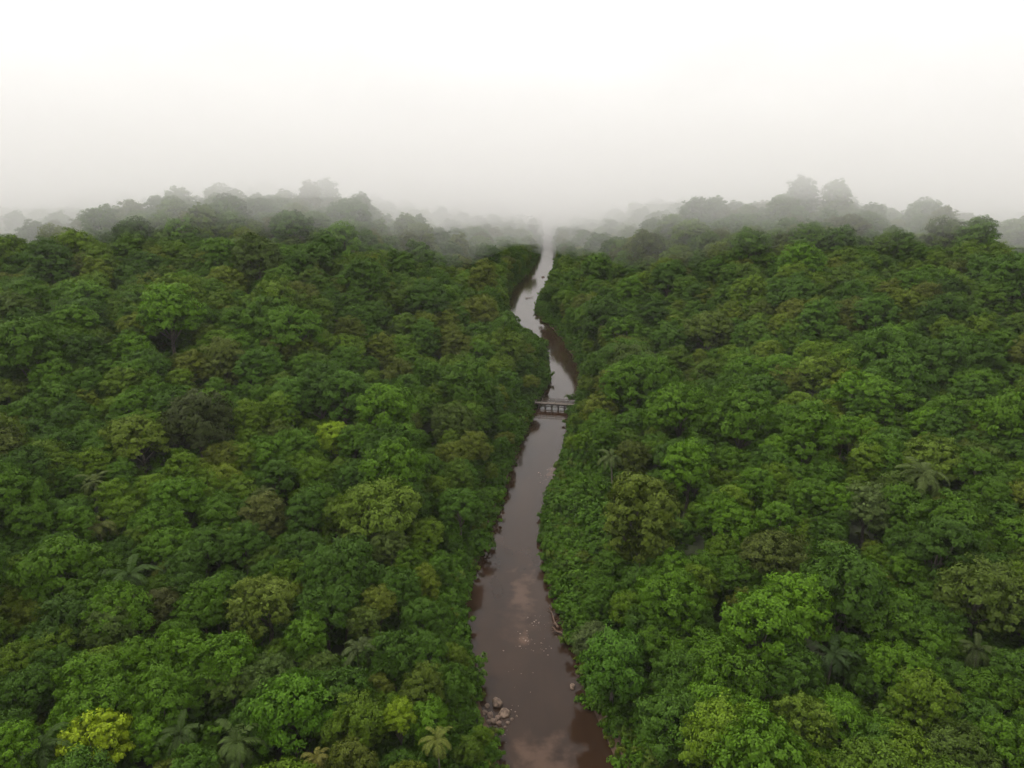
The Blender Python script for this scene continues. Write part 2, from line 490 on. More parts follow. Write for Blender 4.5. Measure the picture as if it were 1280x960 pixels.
for name, drop, dens, up_ in LAYERS:
    u = under_core if drop < 0 else under - (drop * smooth((CY - 260) / 160) + drop * .0042 * np.maximum(CY - 320, 0)) * (1 - .55 * np.exp(-((az - .03) / .13) ** 2)) - up_ * .4
    u = np.maximum(u, -4.0 - up_ * .1)
    u = np.where(CY < 275, np.maximum(u, HAZE_TOP + .3 + up_ * .1), u)
    a = np.stack([CX, CY, u], -1).reshape(-1, 3)
    b = np.stack([CX, CY, np.full_like(CX, 135.0 + up_)], -1).reshape(-1, 3)
    tag(link(name, mesh_np(name, np.concatenate([a, b]), np.concatenate([Qb, Qt, Qs]), None,
                           volume_mat(name + '_vapour', dens, (.962, .946, .942)))), kind='stuff')

# ------------------------------------------------------------------ plants: prototypes
ICO_V = None
def ico():
    global ICO_V, ICO_T
    if ICO_V is None:
        import bmesh
        bm = bmesh.new(); bmesh.ops.create_icosphere(bm, subdivisions=2, radius=1)
        ICO_V = np.array([v.co[:] for v in bm.verts]); ICO_T = np.array([[v.index for v in f.verts] for f in bm.faces]); bm.free()
    return ICO_V, ICO_T
def unit(r, n):
    v = r.normal(size=(n, 3)); return v / np.linalg.norm(v, axis=1, keepdims=True)
def add_leaves(mb, C, Nrm, L, Wd, r):
    n = len(C)
    Nrm = Nrm / (np.linalg.norm(Nrm, axis=1, keepdims=True) + 1e-9)
    T = np.cross(Nrm, unit(r, n)); T /= (np.linalg.norm(T, axis=1, keepdims=True) + 1e-9)
    T[:, 2] -= .25
    B = np.cross(Nrm, T)
    L = L[:, None]; Wd = Wd[:, None]
    V = np.stack([C - T * L * .5, C + B * Wd * .5 + Nrm * L * .06, C + T * L * .5 - Nrm * L * .12, C - B * Wd * .5 + Nrm * L * .06], 1).reshape(-1, 3)
    mb.add(V, np.arange(4 * n).reshape(-1, 4))
def add_clump(mb, c, rad, r, subs, per, leaf, up=.35, core=.55, flat=1.0):
    """one lobe of a crown: sub-clumps of leaves around a rough core"""
    m = 26
    q = unit(r, m)
    add_leaves(mb, c + q * rad * (.25 + .4 * r.rand(m, 1)) * np.array([1, 1, flat]), q + unit(r, m) * .4, np.full(m, leaf * 1.9), np.full(m, leaf * 1.3), r)
    ds = unit(r, subs * 2); ds = ds[ds[:, 2] > -.45][:subs]
    P, Nn = [], []
    for d in ds:
        sc = c + d * rad * (.68 + .26 * r.rand()) * np.array([1, 1, flat])
        sr = rad * (.34 + .2 * r.rand())
        q = unit(r, per); q[:, 2] = np.abs(q[:, 2]) * .9 - .2
        q = q + d * .55
        P.append(sc + q * sr * (.5 + .55 * r.rand(per, 1)))
        Nn.append(q * .7 + d * .75 + np.array([0, 0, up]) + unit(r, per) * .3)
    P = np.concatenate(P); Nn = np.concatenate(Nn)
    n = len(P)
    add_leaves(mb, P, Nn, leaf * (.7 + .6 * r.rand(n)), leaf * .58 * (.7 + .6 * r.rand(n)), r)
def crown_mesh(seed, style, mat):
    """crown centre at z = 12.5, about 5 m in radius; also returns limb ends"""
    r = np.random.RandomState(seed)
    mb = MB(); ends = []
    zc = 12.0
    if style == 'round':
        n, R0, H0, lr, leaf, subs, per = 26, 4.0, 4.6, 1.7, .46, 13, 42
    elif style == 'broad':
        n, R0, H0, lr, leaf, subs, per = 32, 5.2, 3.6, 1.65, .45, 13, 38
    elif style == 'tall':
        n, R0, H0, lr, leaf, subs, per = 28, 3.4, 5.8, 1.6, .45, 13, 42
    elif style == 'feathery':
        n, R0, H0, lr, leaf, subs, per = 34, 4.3, 4.0, 1.3, .34, 13, 46
    elif style == 'layered':
        n, R0, H0, lr, leaf, subs, per = 30, 4.4, 4.2, 1.15, .5, 10, 26
    else:
        n, R0, H0, lr, leaf, subs, per = 22, 4.2, 4.5, 1.95, .5, 14, 42
    ga = math.pi * (3 - math.sqrt(5))
    ecc = .88 + .24 * r.rand(); ang0 = r.rand() * 7
    for i in range(n):
        t = (i + .5) / n
        pol = math.acos(1 - 1.58 * t)
        a = ga * i + ang0 + r.normal() * .25
        k = .84 + .2 * r.rand() + (.16 if r.rand() < .1 else 0)
        c = np.array([R0 * math.sin(pol) * math.cos(a) * ecc * k, R0 * math.sin(pol) * math.sin(a) / ecc * k, zc + H0 * math.cos(pol) * (.82 + .28 * r.rand())])
        rr = lr * (.72 + .6 * r.rand()) * (1.1 if t < .4 else .95)
        add_clump(mb, c, rr, r, subs, per, leaf, up=.3 if style != 'feathery' else .15, core=.46 if style not in ('layered', 'feathery') else .4,
                  flat={'layered': .5, 'broad': .7, 'feathery': 1.15}.get(style, .85))
        if r.rand() < .45: ends.append(c)
    for i in range(4):                                   # filling under the dome
        c = np.array([r.normal() * R0 * .3, r.normal() * R0 * .3, zc + H0 * .15])
        if style in ('layered',): continue
        add_clump(mb, c, lr * 1.3, r, 7, 30, leaf, core=.3)
    return mb.mesh('crown', mat), ends
def trunk_mesh(seed, ends, mat, h=12.0):
    r = np.random.RandomState(seed + 99)
    mb = MB()
    bend = r.normal(size=2) * .5
    P = [np.array([bend[0] * math.sin(t * 2.2), bend[1] * math.sin(t * 2.6), t * h - .6]) for t in np.linspace(0, 1, 7)]
    mb.tube(P, [.55, .38, .33, .3, .27, .22, .14], 8)
    for c in ends[:9]:
        s = P[3] + (P[5] - P[3]) * r.rand()
        m = s * .45 + c * .55 + np.array([0, 0, -.6])
        mb.tube([s, m, c * .93 + s * .07], [.17, .12, .05], 6)
    return mb.mesh('trunk', mat, True)
def palm_meshes(seed, mat, barkm):
    r = np.random.RandomState(seed)
    mb = MB(); n = 16
    top = np.array([.5, .2, 13.0])
    for i in range(n):
        a = 2.399 * i + r.normal() * .15
        lift = math.radians(66 - 88 * (i / n)) + r.normal() * .17
        Lf = 4.6 * (.68 + .5 * r.rand()); droop = .8 + .5 * r.rand()
        P = []; p = top.copy(); el = lift
        K = 15; tw = r.normal() * .018
        for k in range(K):
            P.append(p.copy())
            p = p + Lf / K * np.array([math.cos(a) * math.cos(el), math.sin(a) * math.cos(el), math.sin(el)])
            el -= (.12 + .07 * (k / K)) * droop; a += tw
        P = np.array(P)
        mb.tube(P, np.linspace(.07, .015, K), 4)
        side = np.array([-math.sin(a), math.cos(a), 0])
        for k in range(1, K):
            fwd = P[k] - P[k - 1]; fwd /= np.linalg.norm(fwd)
            upv = np.cross(side, fwd) * -1
            for f in (0.0, .5):
                if r.rand() < .1: continue
                q0 = P[k] - fwd * Lf / K * f
                ll = .85 * math.sin(math.pi * min(1, (k - f) / K * .86 + .14)) ** .7 * (.85 + .3 * r.rand())
                for s in (-1, 1):
                    tip = q0 + s * side * ll * .8 + fwd * ll * .5 - np.array([0, 0, 1]) * ll * (.22 + .25 * r.rand())
                    m = (q0 + tip) / 2 + np.array([0, 0, .1])
                    wv = fwd * .07
                    mb.add([q0 - wv * .5, q0 + wv * .5, m + wv, tip, m - wv], None, [[0, 1, 2], [0, 2, 4], [4, 2, 3]])
    cr = mb.mesh('crown', mat)
    tb = MB()
    tb.tube([(0, 0, -.5), (.05, .02, 3), (.15, .06, 6.5), (.33, .13, 10), top], [.3, .2, .17, .15, .17], 8)
    return cr, tb.mesh('trunk', barkm, True)
def bush_mesh(seed, mat, vine=False):
    r = np.random.RandomState(seed); mb = MB()
    for i in range(7):
        c = np.array([r.normal() * .9, r.normal() * .9, .5 + .6 * r.rand()])
        add_clump(mb, c, .75 * (.7 + .6 * r.rand()), r, 7, 20, .38, up=.7, flat=.75)
    return mb.mesh('bush', mat)

STYLES = ['round', 'round', 'broad', 'tall', 'lumpy', 'broad', 'feathery', 'round', 'lumpy', 'tall', 'layered']
PROTO = []
for i, s in enumerate(STYLES):
    cm, ends = crown_mesh(100 + i * 13, s, M_LEAF)
    tm = trunk_mesh(100 + i * 13, ends, M_BARK)
    PROTO.append((s, cm, tm))
BY = {}
for i, (s, _, _) in enumerate(PROTO): BY.setdefault(s, []).append(i)
PALMS = [palm_meshes(500 + i, M_LEAF, M_PALMBARK) for i in range(6)]

# ------------------------------------------------------------------ where the trees stand
def stand(px, py, hc):
    """ground spot of a tree whose crown centre, hc above the ground, is seen at the pixel"""
    d = ray(px, py); t = np.linspace(30, 1300, 6000)
    x, y, z = d[0] * t, d[1] * t, CAM_Z + d[2] * t
    k = np.argmax(z <= terrain(x, y) + hc)
    return x[k], y[k]
T_YEL, T_LIME, T_OLIVE, T_PALE, T_GREY, T_DARK, T_BRIGHT, T_BROWN = ((0.235, 0.310, 0.012), (0.185, 0.270, 0.012), (0.101, 0.153, 0.014), (0.136, 0.183, 0.024), (0.095, 0.135, 0.025), (0.038, 0.050, 0.012), (0.081, 0.167, 0.007), (0.089, 0.128, 0.019))
# px, py, crown width in px, style, colour, label, short name
MARKS = [
 (118, 926, 84, 'layered', T_YEL, 'bright yellow green tree with layered sprays of leaves at the bottom left corner', 'big yellow tree'),
 (500, 893, 36, 'round', T_LIME, 'small round lime yellow tree low down beside the left river bank', 'lime round tree'),
 (416, 547, 42, 'round', T_LIME, 'bright lime yellow tree standing out of the dark middle slope, left of the bridge', 'lime tree on the slope'),
 (172, 405, 46, 'broad', (0.123, 0.162, 0.014), 'yellowish green flat topped tree alone high on the misty left slope', 'yellowish tree high left'),
 (474, 752, 38, 'lumpy', (0.112, 0.140, 0.014), 'yellow tinged green tree among low crowns near the left bank', 'yellow tinged tree'),
 (328, 754, 88, 'feathery', T_PALE, 'pale olive feathery tree with drooping branches rising from the left forest', 'pale feathery tree'),
 (1005, 905, 84, 'feathery', T_OLIVE, 'olive feathery tree with drooping branches low in the right forest', 'olive feathery tree'),
 (470, 636, 112, 'broad', T_OLIVE, 'wide flat topped olive tree spreading above its neighbours, left of the river', 'wide olive tree'),
 (486, 682, 54, 'feathery', T_GREY, 'dull grey green tree just below the wide olive one', 'dull grey tree'),
 (953, 785, 104, 'round', T_BRIGHT, 'large bright green domed tree with a bare trunk showing, right forest', 'bright domed tree'),
 (245, 527, 82, 'lumpy', T_DARK, 'very dark brownish green tree, darkest crown on the left slope', 'darkest tree'),
 (332, 648, 50, 'tall', (0.101, 0.116, 0.025), 'thin dull olive tree with a narrow crown in the left forest', 'thin dull tree'),
 (800, 648, 98, 'tall', (0.099, 0.135, 0.014), 'tall olive tree with visible trunk behind the low green bank, right of river', 'tall olive tree'),
 (565, 528, 62, 'feathery', (0.081, 0.122, 0.019), 'soft olive tree with a narrow crown, left of the bridge', 'soft olive tree'),
 (968, 692, 88, 'broad', (0.087, 0.113, 0.019), 'dull olive green flat tree with bare twigs in the right forest', 'dull flat tree'),
 (1025, 470, 60, 'round', T_OLIVE, 'olive yellow tree on the middle of the right slope', 'olive tree on slope'),
 (170, 546, 84, 'broad', (0.095, 0.135, 0.012), 'smooth light green flat dome on the left slope', 'light flat dome'),
 (280, 457, 54, 'tall', (0.092, 0.119, 0.019), 'pale green tall crown high on the left slope', 'pale tall crown'),
 (888, 412, 74, 'broad', (0.078, 0.113, 0.014), 'pale green wide tree high on the right slope', 'pale wide tree'),
 (368, 888, 98, 'lumpy', (0.069, 0.151, 0.007), 'fresh green leafy tree with coarse foliage at the bottom left', 'coarse fresh tree'),
 (738, 800, 42, 'round', (0.084, 0.113, 0.034), 'small silvery green tree close to the right bank', 'small silvery tree'),
 (530, 862, 48, 'tall', (0.084, 0.119, 0.012), 'slim olive green tree near the left bank, behind the lime round tree', 'slim green tree'),
 (335, 850, 72, 'feathery', (0.070, 0.110, 0.021), 'shaggy olive green tree behind the coarse fresh green one', 'shaggy olive tree'),
 (1165, 572, 84, 'broad', T_OLIVE, 'large olive crown beside the biggest palm on the right slope', 'large olive crown'),
 (1085, 634, 62, 'lumpy', (0.095, 0.135, 0.034), 'frosted pale green tree in the middle of the right forest', 'frosted pale tree'),
 (1228, 738, 118, 'broad', (0.084, 0.124, 0.015), 'wide light green tree near the right edge', 'wide tree by right edge'),
 (455, 776, 44, 'feathery', T_BROWN, 'dull olive brown small tree below the yellow tinged one', 'brownish small tree'),
 (205, 765, 46, 'tall', (0.070, 0.079, 0.019), 'olive brown thin tree left of the pale feathery one', 'thin olive brown tree'),
 (765, 830, 84, 'lumpy', (0.056, 0.124, 0.010), 'fresh green lumpy tree leaning to the right bank', 'lumpy bank tree'),
 (840, 905, 84, 'round', (0.056, 0.113, 0.011), 'rounded mid green tree at the bottom, right of the river', 'rounded tree right of river'),
]
PALM_MARKS = [
 (50, 938, 78, (0.043, 0.075, 0.014), 'dark green palm beside the big yellow tree, bottom left corner', 'corner palm'),
 (230, 915, 66, (0.043, 0.070, 0.015), 'green palm right of the big yellow tree', 'palm right of yellow tree'),
 (300, 930, 80, (0.055, 0.085, 0.017), 'green star shaped palm at the bottom edge, below the shaggy olive tree', 'star palm'),
 (398, 946, 44, (0.145, 0.140, 0.028), 'dry yellowish brown palm at the bottom edge', 'dry palm'),
 (549, 924, 50, (0.128, 0.150, 0.025), 'yellow green palm close to the left bank', 'yellow palm'),
 (445, 808, 66, (0.055, 0.075, 0.021), 'dull green palm below the brownish small tree', 'dull palm'),
 (162, 716, 80, (0.047, 0.085, 0.015), 'large green palm in the left forest', 'large left palm'),
 (118, 602, 48, (0.072, 0.095, 0.021), 'pale palm at left, upper of two close together', 'upper pale palm'),
 (126, 655, 52, (0.085, 0.100, 0.021), 'pale yellowish palm at left, lower of two close together', 'lower pale palm'),
 (330, 617, 44, (0.068, 0.090, 0.021), 'small palm above the thin dull olive tree', 'small palm'),
 (767, 570, 46, (0.072, 0.100, 0.025), 'pale palm over the right bank near the bridge', 'palm near the bridge'),
 (1160, 592, 82, (0.068, 0.095, 0.021), 'biggest palm on the right slope, fronds spread wide', 'biggest right palm'),
 (1040, 815, 70, (0.034, 0.060, 0.015), 'dark palm in a gap, right of the bright domed tree', 'palm in the gap'),
 (1226, 812, 54, (0.051, 0.070, 0.017), 'brownish green palm below the wide right tree', 'brownish palm'),
 (1204, 876, 40, (0.102, 0.115, 0.021), 'yellowish palm low down near the right edge', 'yellowish right palm'),
 (30, 478, 40, (0.060, 0.080, 0.021), 'small palm high on the slope by the left edge', 'high left palm'),
 (537, 482, 28, (0.068, 0.085, 0.021), 'tiny palm on the slope above the soft olive tree', 'tiny palm'),
 (1052, 545, 40, (0.064, 0.070, 0.021), 'brownish palm on the right slope, below the olive tree', 'brownish slope palm'),
]
trees = []        # dict per tree
def base_(y): return .64 + .36 * smooth((y - 80) / 150)
def scale_for(px, py, wpx, nominal, hc):
    s = 1.0
    for _ in range(4):
        x, y = stand(px, py, hc * s)
        _, _, dep = project(x, y, terrain(x, y) + hc * s)
        s = float(np.clip(wpx * dep / F_PX / nominal, .35, 1.9))
    return x, y, s
NOM = {'round': 10.6, 'broad': 13.0, 'tall': 9.4, 'feathery': 11.0, 'layered': 10.6, 'lumpy': 11.0}
for k, (px, py, wp, st, colr, lab, short) in enumerate(MARKS):
    x, y, s = scale_for(px, py, wp, NOM[st], 13.0)
    hs = max(s * .78, float(base_(y)) * (1.0 if s > .5 else 1.14))           # narrow crowns still stand at canopy height
    x, y = stand(px, py, 13.0 * hs)
    trees.append(dict(x=x, y=y, s=s, hs=hs, rot=rng.rand() * 6.28, p=BY[st][k % len(BY[st])], col=colr, label=lab, short=short, mark=True, px=px, py=py, rpx=wp / 2))
palms = []
for (px, py, wp, colr, lab, short) in PALM_MARKS:
    x, y, s = scale_for(px, py, wp, 7.4, 13.6)
    hs = max(s * .7, float(base_(y)) * 1.04)
    x, y = stand(px, py, 13.4 * hs)
    palms.append(dict(x=x, y=y, s=s, hs=hs, rot=rng.rand() * 6.28, col=colr, label=lab, short=short, px=px, py=py, rpx=wp / 2))
marks = trees + palms
for t in marks:
    t['dep'] = float(project(t['x'], t['y'], terrain(t['x'], t['y']) + 13)[2])

# low open bank of shrubs and vines, right of the river
COVER = [(682, 604), (735, 590), (772, 606), (786, 640), (770, 668), (748, 700), (716, 720), (686, 712), (668, 690), (672, 655)]
ROCKS = [(600, 862), (655, 862), (655, 912), (600, 912)]
cov_w = np.array([on_plane(px, py, 2.5) for px, py in COVER])

def base(y):
    return .64 + .36 * smooth((y - 80) / 150)
SP_ = 9.0
cand = []
row = 0
yy = 26.0
while yy < 1480:
    sp = SP_ * float(base(yy)) * (1 + .2 * smooth((yy - 190) / 250))
    half = .86 * yy + 55
    xs = np.arange(-half, half, sp) + (row % 2) * sp / 2
    xs = xs + rng.uniform(-.34, .34, len(xs)) * sp
    yv = yy + rng.uniform(-.34, .34, len(xs)) * sp
    cand.append(np.stack([xs, yv], 1))
    row += 1
    yy += sp * .87
cand = np.concatenate(cand)
X, Y = cand[:, 0], cand[:, 1]
D = bank_d(X, Y)
S = rng.uniform(.7, 1.18, len(X)) * (1 + .42 * (rng.rand(len(X)) < .11))
S *= .5 + .5 * smooth((D - 1) / 11)
S *= base(Y) * (1 + .22 * smooth((Y - 190) / 250))
keep = D > 2.2
keep &= ~inside(X, Y, cov_w)
Pst = rng.randint(0, len(PROTO), len(X))
Pst = np.where((Pst == BY['layered'][0]) & (rng.rand(len(X)) < .8), 0, Pst)
ROT = rng.rand(len(X)) * 6.283
Z = terrain(X, Y)
# nothing may hang over the open water the photograph shows
for _ in range(4):
    bad = np.zeros(len(X), bool)
    for hx, hz in ((0, 16.5), (-4.6, 12.5), (4.6, 12.5), (-3.5, 15), (3.5, 15), (0, 12)):
        px, py, dp = project(X + hx * S, Y, Z + hz * S)
        bad |= inside(px, py, WPOLY) | inside(px, py, ROCKS) | inside(px, py, COVER)
    S = np.where(bad, S * .72, S)
keep &= ~(bad & (S < .42))
keep &= S > .25
# and the marked trees stay in view and have room
for t in marks:
    hh = 13.0 * S
    px, py, dp = project(X, Y, Z + hh)
    rp = F_PX * 5.2 * S / dp
    dist = np.hypot(X - t['x'], Y - t['y'])
    keep &= dist > (3.8 * t['s'] + 1.2 if t.get('mark') else 3.4)
    hit = (dp < t['dep'] - 1) & (np.hypot(px - t['px'], (py - t['py']) * 1.0) < t['rpx'] * .8 + rp * .62)
    S = np.where(hit, S * .62, S)
    hh = 13.0 * S
    px, py, dp = project(X, Y, Z + hh); rp = F_PX * 5.2 * S / dp
    keep &= ~((dp < t['dep'] - 1) & (np.hypot(px - t['px'], py - t['py']) < t['rpx'] * (.5 if t.get('mark') else .35) + rp * .5))
X, Y, Z, S, Pst, ROT, D = [v[keep] for v in (X, Y, Z, S, Pst, ROT, D)]

# the largest in the picture become trees of their own
px, py, dp = project(X, Y, Z + 12.8 * S)
size = F_PX * 5.2 * S / dp
infr = (px > 0) & (px < 1280) & (py > 200) & (py < 962)
order = np.argsort(-np.where(infr, size, -1))
n_single = 300 - len(MARKS)
single = order[:n_single]
single = single[infr[single]]
rest = np.setdiff1d(np.arange(len(X)), single)

TONES = [('deep green', (0.048, 0.099, 0.008), .28), ('mid green', (0.068, 0.138, 0.007), .30), ('fresh green', (0.084, 0.170, 0.007), .22),
         ('olive green', (0.095, 0.153, 0.009), .08), ('cool green', (0.057, 0.118, 0.010), .08), ('dull green', (0.070, 0.110, 0.015), .04)]
SHAPE = {'round': 'rounded', 'broad': 'broad flat', 'tall': 'tall narrow', 'lumpy': 'lumpy', 'feathery': 'feathery', 'layered': 'layered'}
DIRS = [('right of', 0), ('up-right of', 45), ('straight above', 90), ('up-left of', 135), ('left of', 180),
        ('down-left of', 225), ('straight below', 270), ('down-right of', 315)]
ORD = ['nearest', 'second', 'third', 'fourth', 'fifth', 'sixth', 'seventh', 'eighth', 'ninth', 'tenth', 'eleventh', 'twelfth', 'thirteenth', 'fourteenth', 'fifteenth']
buckets = {}
for i in single:
    ds = [math.hypot(px[i] - m['px'], py[i] - m['py']) for m in marks]
    k = int(np.argmin(ds)); m = marks[k]
    ang = math.degrees(math.atan2(-(py[i] - m['py']), px[i] - m['px'])) % 360
    di = int(((ang + 22.5) % 360) // 45)
    buckets.setdefault((k, di), []).append((ds[k], i))
for (k, di), lst in buckets.items():
    for o_, (_, i) in enumerate(sorted(lst)):
        tn = rng.choice(len(TONES), p=[t[2] for t in TONES])
        st = PROTO[Pst[i]][0]
        lab = f"{TONES[tn][0]} {SHAPE[st]} tree, {ORD[o_]} {DIRS[di][0]} the {marks[k]['short']}"
        c = np.array(TONES[tn][1]) * rng.uniform(.88, 1.14)
        trees.append(dict(x=X[i], y=Y[i], s=S[i], hs=S[i], rot=ROT[i], p=Pst[i], col=tuple(c), label=lab))

def place(kind, cat, group, t, cm, tm, cname='crown'):
    root = bpy.data.objects.new(kind, None)
    root.empty_display_size = .5
    root.location = (t['x'], t['y'], float(terrain(t['x'], t['y'])))
    root.rotation_euler = (0, 0, t['rot'])
    root.scale = (t['s'], t['s'], t['hs'] if t['hs'] == t['s'] else t['s'])
    COL.objects.link(root)
    tag(root, t['label'], cat, group)
    lift = (t['hs'] - t['s']) / t['s'] * 12.6           # small crown on a stem of full height
    c = link('crown', cm, root); c.location.z = lift
    c.color = (*t['col'], 1)
    k = link('trunk', tm, root)
    k.scale = (1, 1, t['hs'] / t['s'])
    return root
for t in trees:
    place('broadleaf_tree', 'tree', 'broadleaf trees of the forest', t, PROTO[t['p']][1], PROTO[t['p']][2])
for k, t in enumerate(palms):
    place('palm_tree', 'palm', 'palms rising out of the forest', t, *PALMS[k % 6])

# ------------------------------------------------------------------ the rest of the forest and the undergrowth: masses
def scatter(name, protos, P, rot, scale, pick):
    """one object whose geometry nodes put a plant at each of its points"""
    c = bpy.data.collections.new(name + '_plants')
    for i, me in enumerate(protos):
        c.objects.link(bpy.data.objects.new(f'{name}_plant_{i:02d}', me))
    me = bpy.data.meshes.new(name)
    me.vertices.add(len(P)); me.vertices.foreach_set('co', np.asarray(P, np.float32).ravel())
    a = me.attributes.new('turn', 'FLOAT_VECTOR', 'POINT'); a.data.foreach_set('vector', np.asarray(rot, np.float32).ravel())
    a = me.attributes.new('size', 'FLOAT_VECTOR', 'POINT'); a.data.foreach_set('vector', np.asarray(scale, np.float32).ravel())
    a = me.attributes.new('pick', 'INT', 'POINT'); a.data.foreach_set('value', np.asarray(pick, np.int32))
    o = link(name, me)
    g = bpy.data.node_groups.new(name, 'GeometryNodeTree')
    g.interface.new_socket('Geometry', in_out='INPUT', socket_type='NodeSocketGeometry')
    g.interface.new_socket('Geometry', in_out='OUTPUT', socket_type='NodeSocketGeometry')
    gi, go = N(g, 'NodeGroupInput'), N(g, 'NodeGroupOutput')
    ip = N(g, 'GeometryNodeInstanceOnPoints'); ci = N(g, 'GeometryNodeCollectionInfo')
    ci.inputs['Collection'].default_value = c
    ci.inputs['Separate Children'].default_value = True
    ci.inputs['Reset Children'].default_value = True
    ip.inputs['Pick Instance'].default_value = True
    def attr(n, t):
        x = N(g, 'GeometryNodeInputNamedAttribute', data_type=t); x.inputs['Name'].default_value = n
        return x.outputs['Attribute']
    er = N(g, 'FunctionNodeEulerToRotation')
    g.links.new(attr('turn', 'FLOAT_VECTOR'), er.inputs[0])
    mp = N(g, 'GeometryNodeMeshToPoints')
    g.links.new(gi.outputs[0], mp.inputs['Mesh'])
    g.links.new(mp.outputs[0], ip.inputs['Points'])
    g.links.new(ci.outputs[0], ip.inputs['Instance'])
    g.links.new(attr('pick', 'INT'), ip.inputs['Instance Index'])
    g.links.new(er.outputs[0], ip.inputs['Rotation'])
    g.links.new(attr('size', 'FLOAT_VECTOR'), ip.inputs['Scale'])
    g.links.new(ip.outputs[0], go.inputs[0])
    md = o.modifiers.new('scatter', 'NODES'); md.node_group = g
    return tag(o, kind='stuff')

far = []
for s, cm, tm in PROTO:
    m = cm.copy(); m.materials.clear(); m.materials.append(M_FOREST)
    far.append(m)
n = len(rest)
sc = S[rest][:, None] * np.stack([np.ones(n), np.ones(n), rng.uniform(.92, 1.1, n)], 1)
rt = np.stack([rng.normal(size=n) * .03, rng.normal(size=n) * .03, ROT[rest]], 1)
tag(scatter('forest', far, np.stack([X[rest], Y[rest], Z[rest]], 1), rt, sc, Pst[rest]),
    'misty green forest covering the slopes beyond the nearest trees', 'forest')

bushes = [bush_mesh(900 + i, M_BUSH) for i in range(5)]
bx, by, bs = [], [], []
for y0, y1, step in ((30, 130, .75), (130, 300, 1.0), (300, 600, 1.8), (600, 1250, 3.2)):
    ysb = np.arange(y0, y1, step)
    for side in (-1, 1):
        xc, hw = river(ysb)
        for lane, (d0, sz) in enumerate(((.5, .42), (1.7, .75), (3.6, 1.0), (6.2, 1.25), (9.5, 1.45), (14, 1.6))):
            if lane and rng.rand() < 0: continue
            pr = (1, .8, .65, .5, .4, .3)[lane]
            k = rng.rand(len(ysb)) < pr
            bx.append((xc + side * (hw + d0 + rng.normal(size=len(ysb)) * (.25 + .18 * d0)))[k]); by.append((ysb + rng.normal(size=len(ysb)) * .5)[k])
            bs.append((sz * rng.uniform(.6, 1.35, len(ysb)) * (1 + step * .08))[k])
lo, hi = cov_w.min(0), cov_w.max(0)
nb = 2600
ux, uy = rng.uniform(lo[0] - 3, hi[0] + 3, nb), rng.uniform(lo[1] - 6, hi[1] + 6, nb)
k = inside(ux, uy, cov_w) & (bank_d(ux, uy) > .5)
bx.append(ux[k]); by.append(uy[k]); bs.append(rng.uniform(.45, 1.0, k.sum()))
# forest floor between the near trunks
nb = 2600
uy = rng.uniform(40, 320, nb); ux = rng.uniform(-1, 1, nb) * (uy * .8 + 30)
k = bank_d(ux, uy) > 12
bx.append(ux[k]); by.append(uy[k]); bs.append(rng.uniform(1.2, 2.4, k.sum()))
bx, by, bs = map(np.concatenate, (bx, by, bs))
bz = terrain(bx, by)
bad = np.zeros(len(bx), bool); bad2 = bad.copy()
for hx, hz in ((0, 1.5), (-1.3, .8), (1.3, .8)):
    p1, p2, _ = project(bx + hx * bs, by, bz + hz * bs)
    bad |= inside(p1, p2, WPOLY)
    bad2 |= inside(p1, p2, ROCKS)
bs = np.where(bad, bs * .55, bs)
k = (bank_d(bx, by) > .15) & ~(bad & (bs > .75)) & ~bad2
bx, by, bz, bs = bx[k], by[k], bz[k], bs[k]
n = len(bx)
rt = np.stack([rng.normal(size=n) * .12, rng.normal(size=n) * .12, rng.rand(n) * 6.28], 1)
tag(scatter('undergrowth', bushes, np.stack([bx, by, bz - .1], 1), rt, bs[:, None] * np.stack([np.ones(n), np.ones(n), rng.uniform(.8, 1.3, n)], 1), rng.randint(0, 5, n)),
    'bright green shrubs and vines crowding both river banks', 'undergrowth')

# ------------------------------------------------------------------ footbridge
def wood(name, c1, c2): return bark_mat(name, c1, c2)
W_PALE = wood('weathered_wood', (.26, .22, .19), (.46, .41, .36))
W_DECK = wood('deck_wood', (.16, .13, .11), (.32, .27, .23))
W_DARK = wood('dark_wood', (.035, .025, .02), (.09, .065, .05))
DECK_Z = 2.2
ax, ay = on_plane(669, 502.5, DECK_Z); bx_, by_ = on_plane(727, 506, DECK_Z)
blen = math.hypot(bx_ - ax, by_ - ay)
br = bpy.data.objects.new('footbridge', None)
br.location = ((ax + bx_) / 2, (ay + by_) / 2, 0)
br.rotation_euler = (0, 0, math.atan2(by_ - ay, bx_ - ax))
COL.objects.link(br)
tag(br, 'weathered wooden footbridge on dark piles crossing the brown river', 'bridge')
HL, HWD = blen / 2, 1.35
r_ = np.random.RandomState(3)
mb = MB()
xk = -HL
while xk < HL - .1:
    mb.box((xk + .11, r_.normal() * .02, DECK_Z + r_.normal() * .006), (.2, HWD * 2 + r_.rand() * .08, .07))
    xk += .225
link('deck', mb.mesh('deck', W_DECK), br)
for sd in (-1, 1):
    mb = MB(); mb.box((0, sd * (HWD - .3), DECK_Z - .24), (blen, .24, .62)); link('side_beam', mb.mesh('side_beam', W_DARK), br)
    npost = 8
    xsP = np.linspace(-HL + .2, HL - .2, npost)
    for x in xsP:
        mb = MB(); mb.box((x, sd * (HWD + .07), DECK_Z + .42), (.2, .18, 1.5)); link('railing_post', mb.mesh('railing_post', W_PALE), br)
    mb = MB(); mb.box((0, sd * (HWD + .07), DECK_Z + 1.23), (blen, .24, .2)); link('handrail', mb.mesh('handrail', W_DARK), br)
    mb = MB(); mb.box((0, sd * (HWD - .04), DECK_Z + .62), (blen, .06, .13)); link('middle_rail', mb.mesh('middle_rail', W_DARK), br)
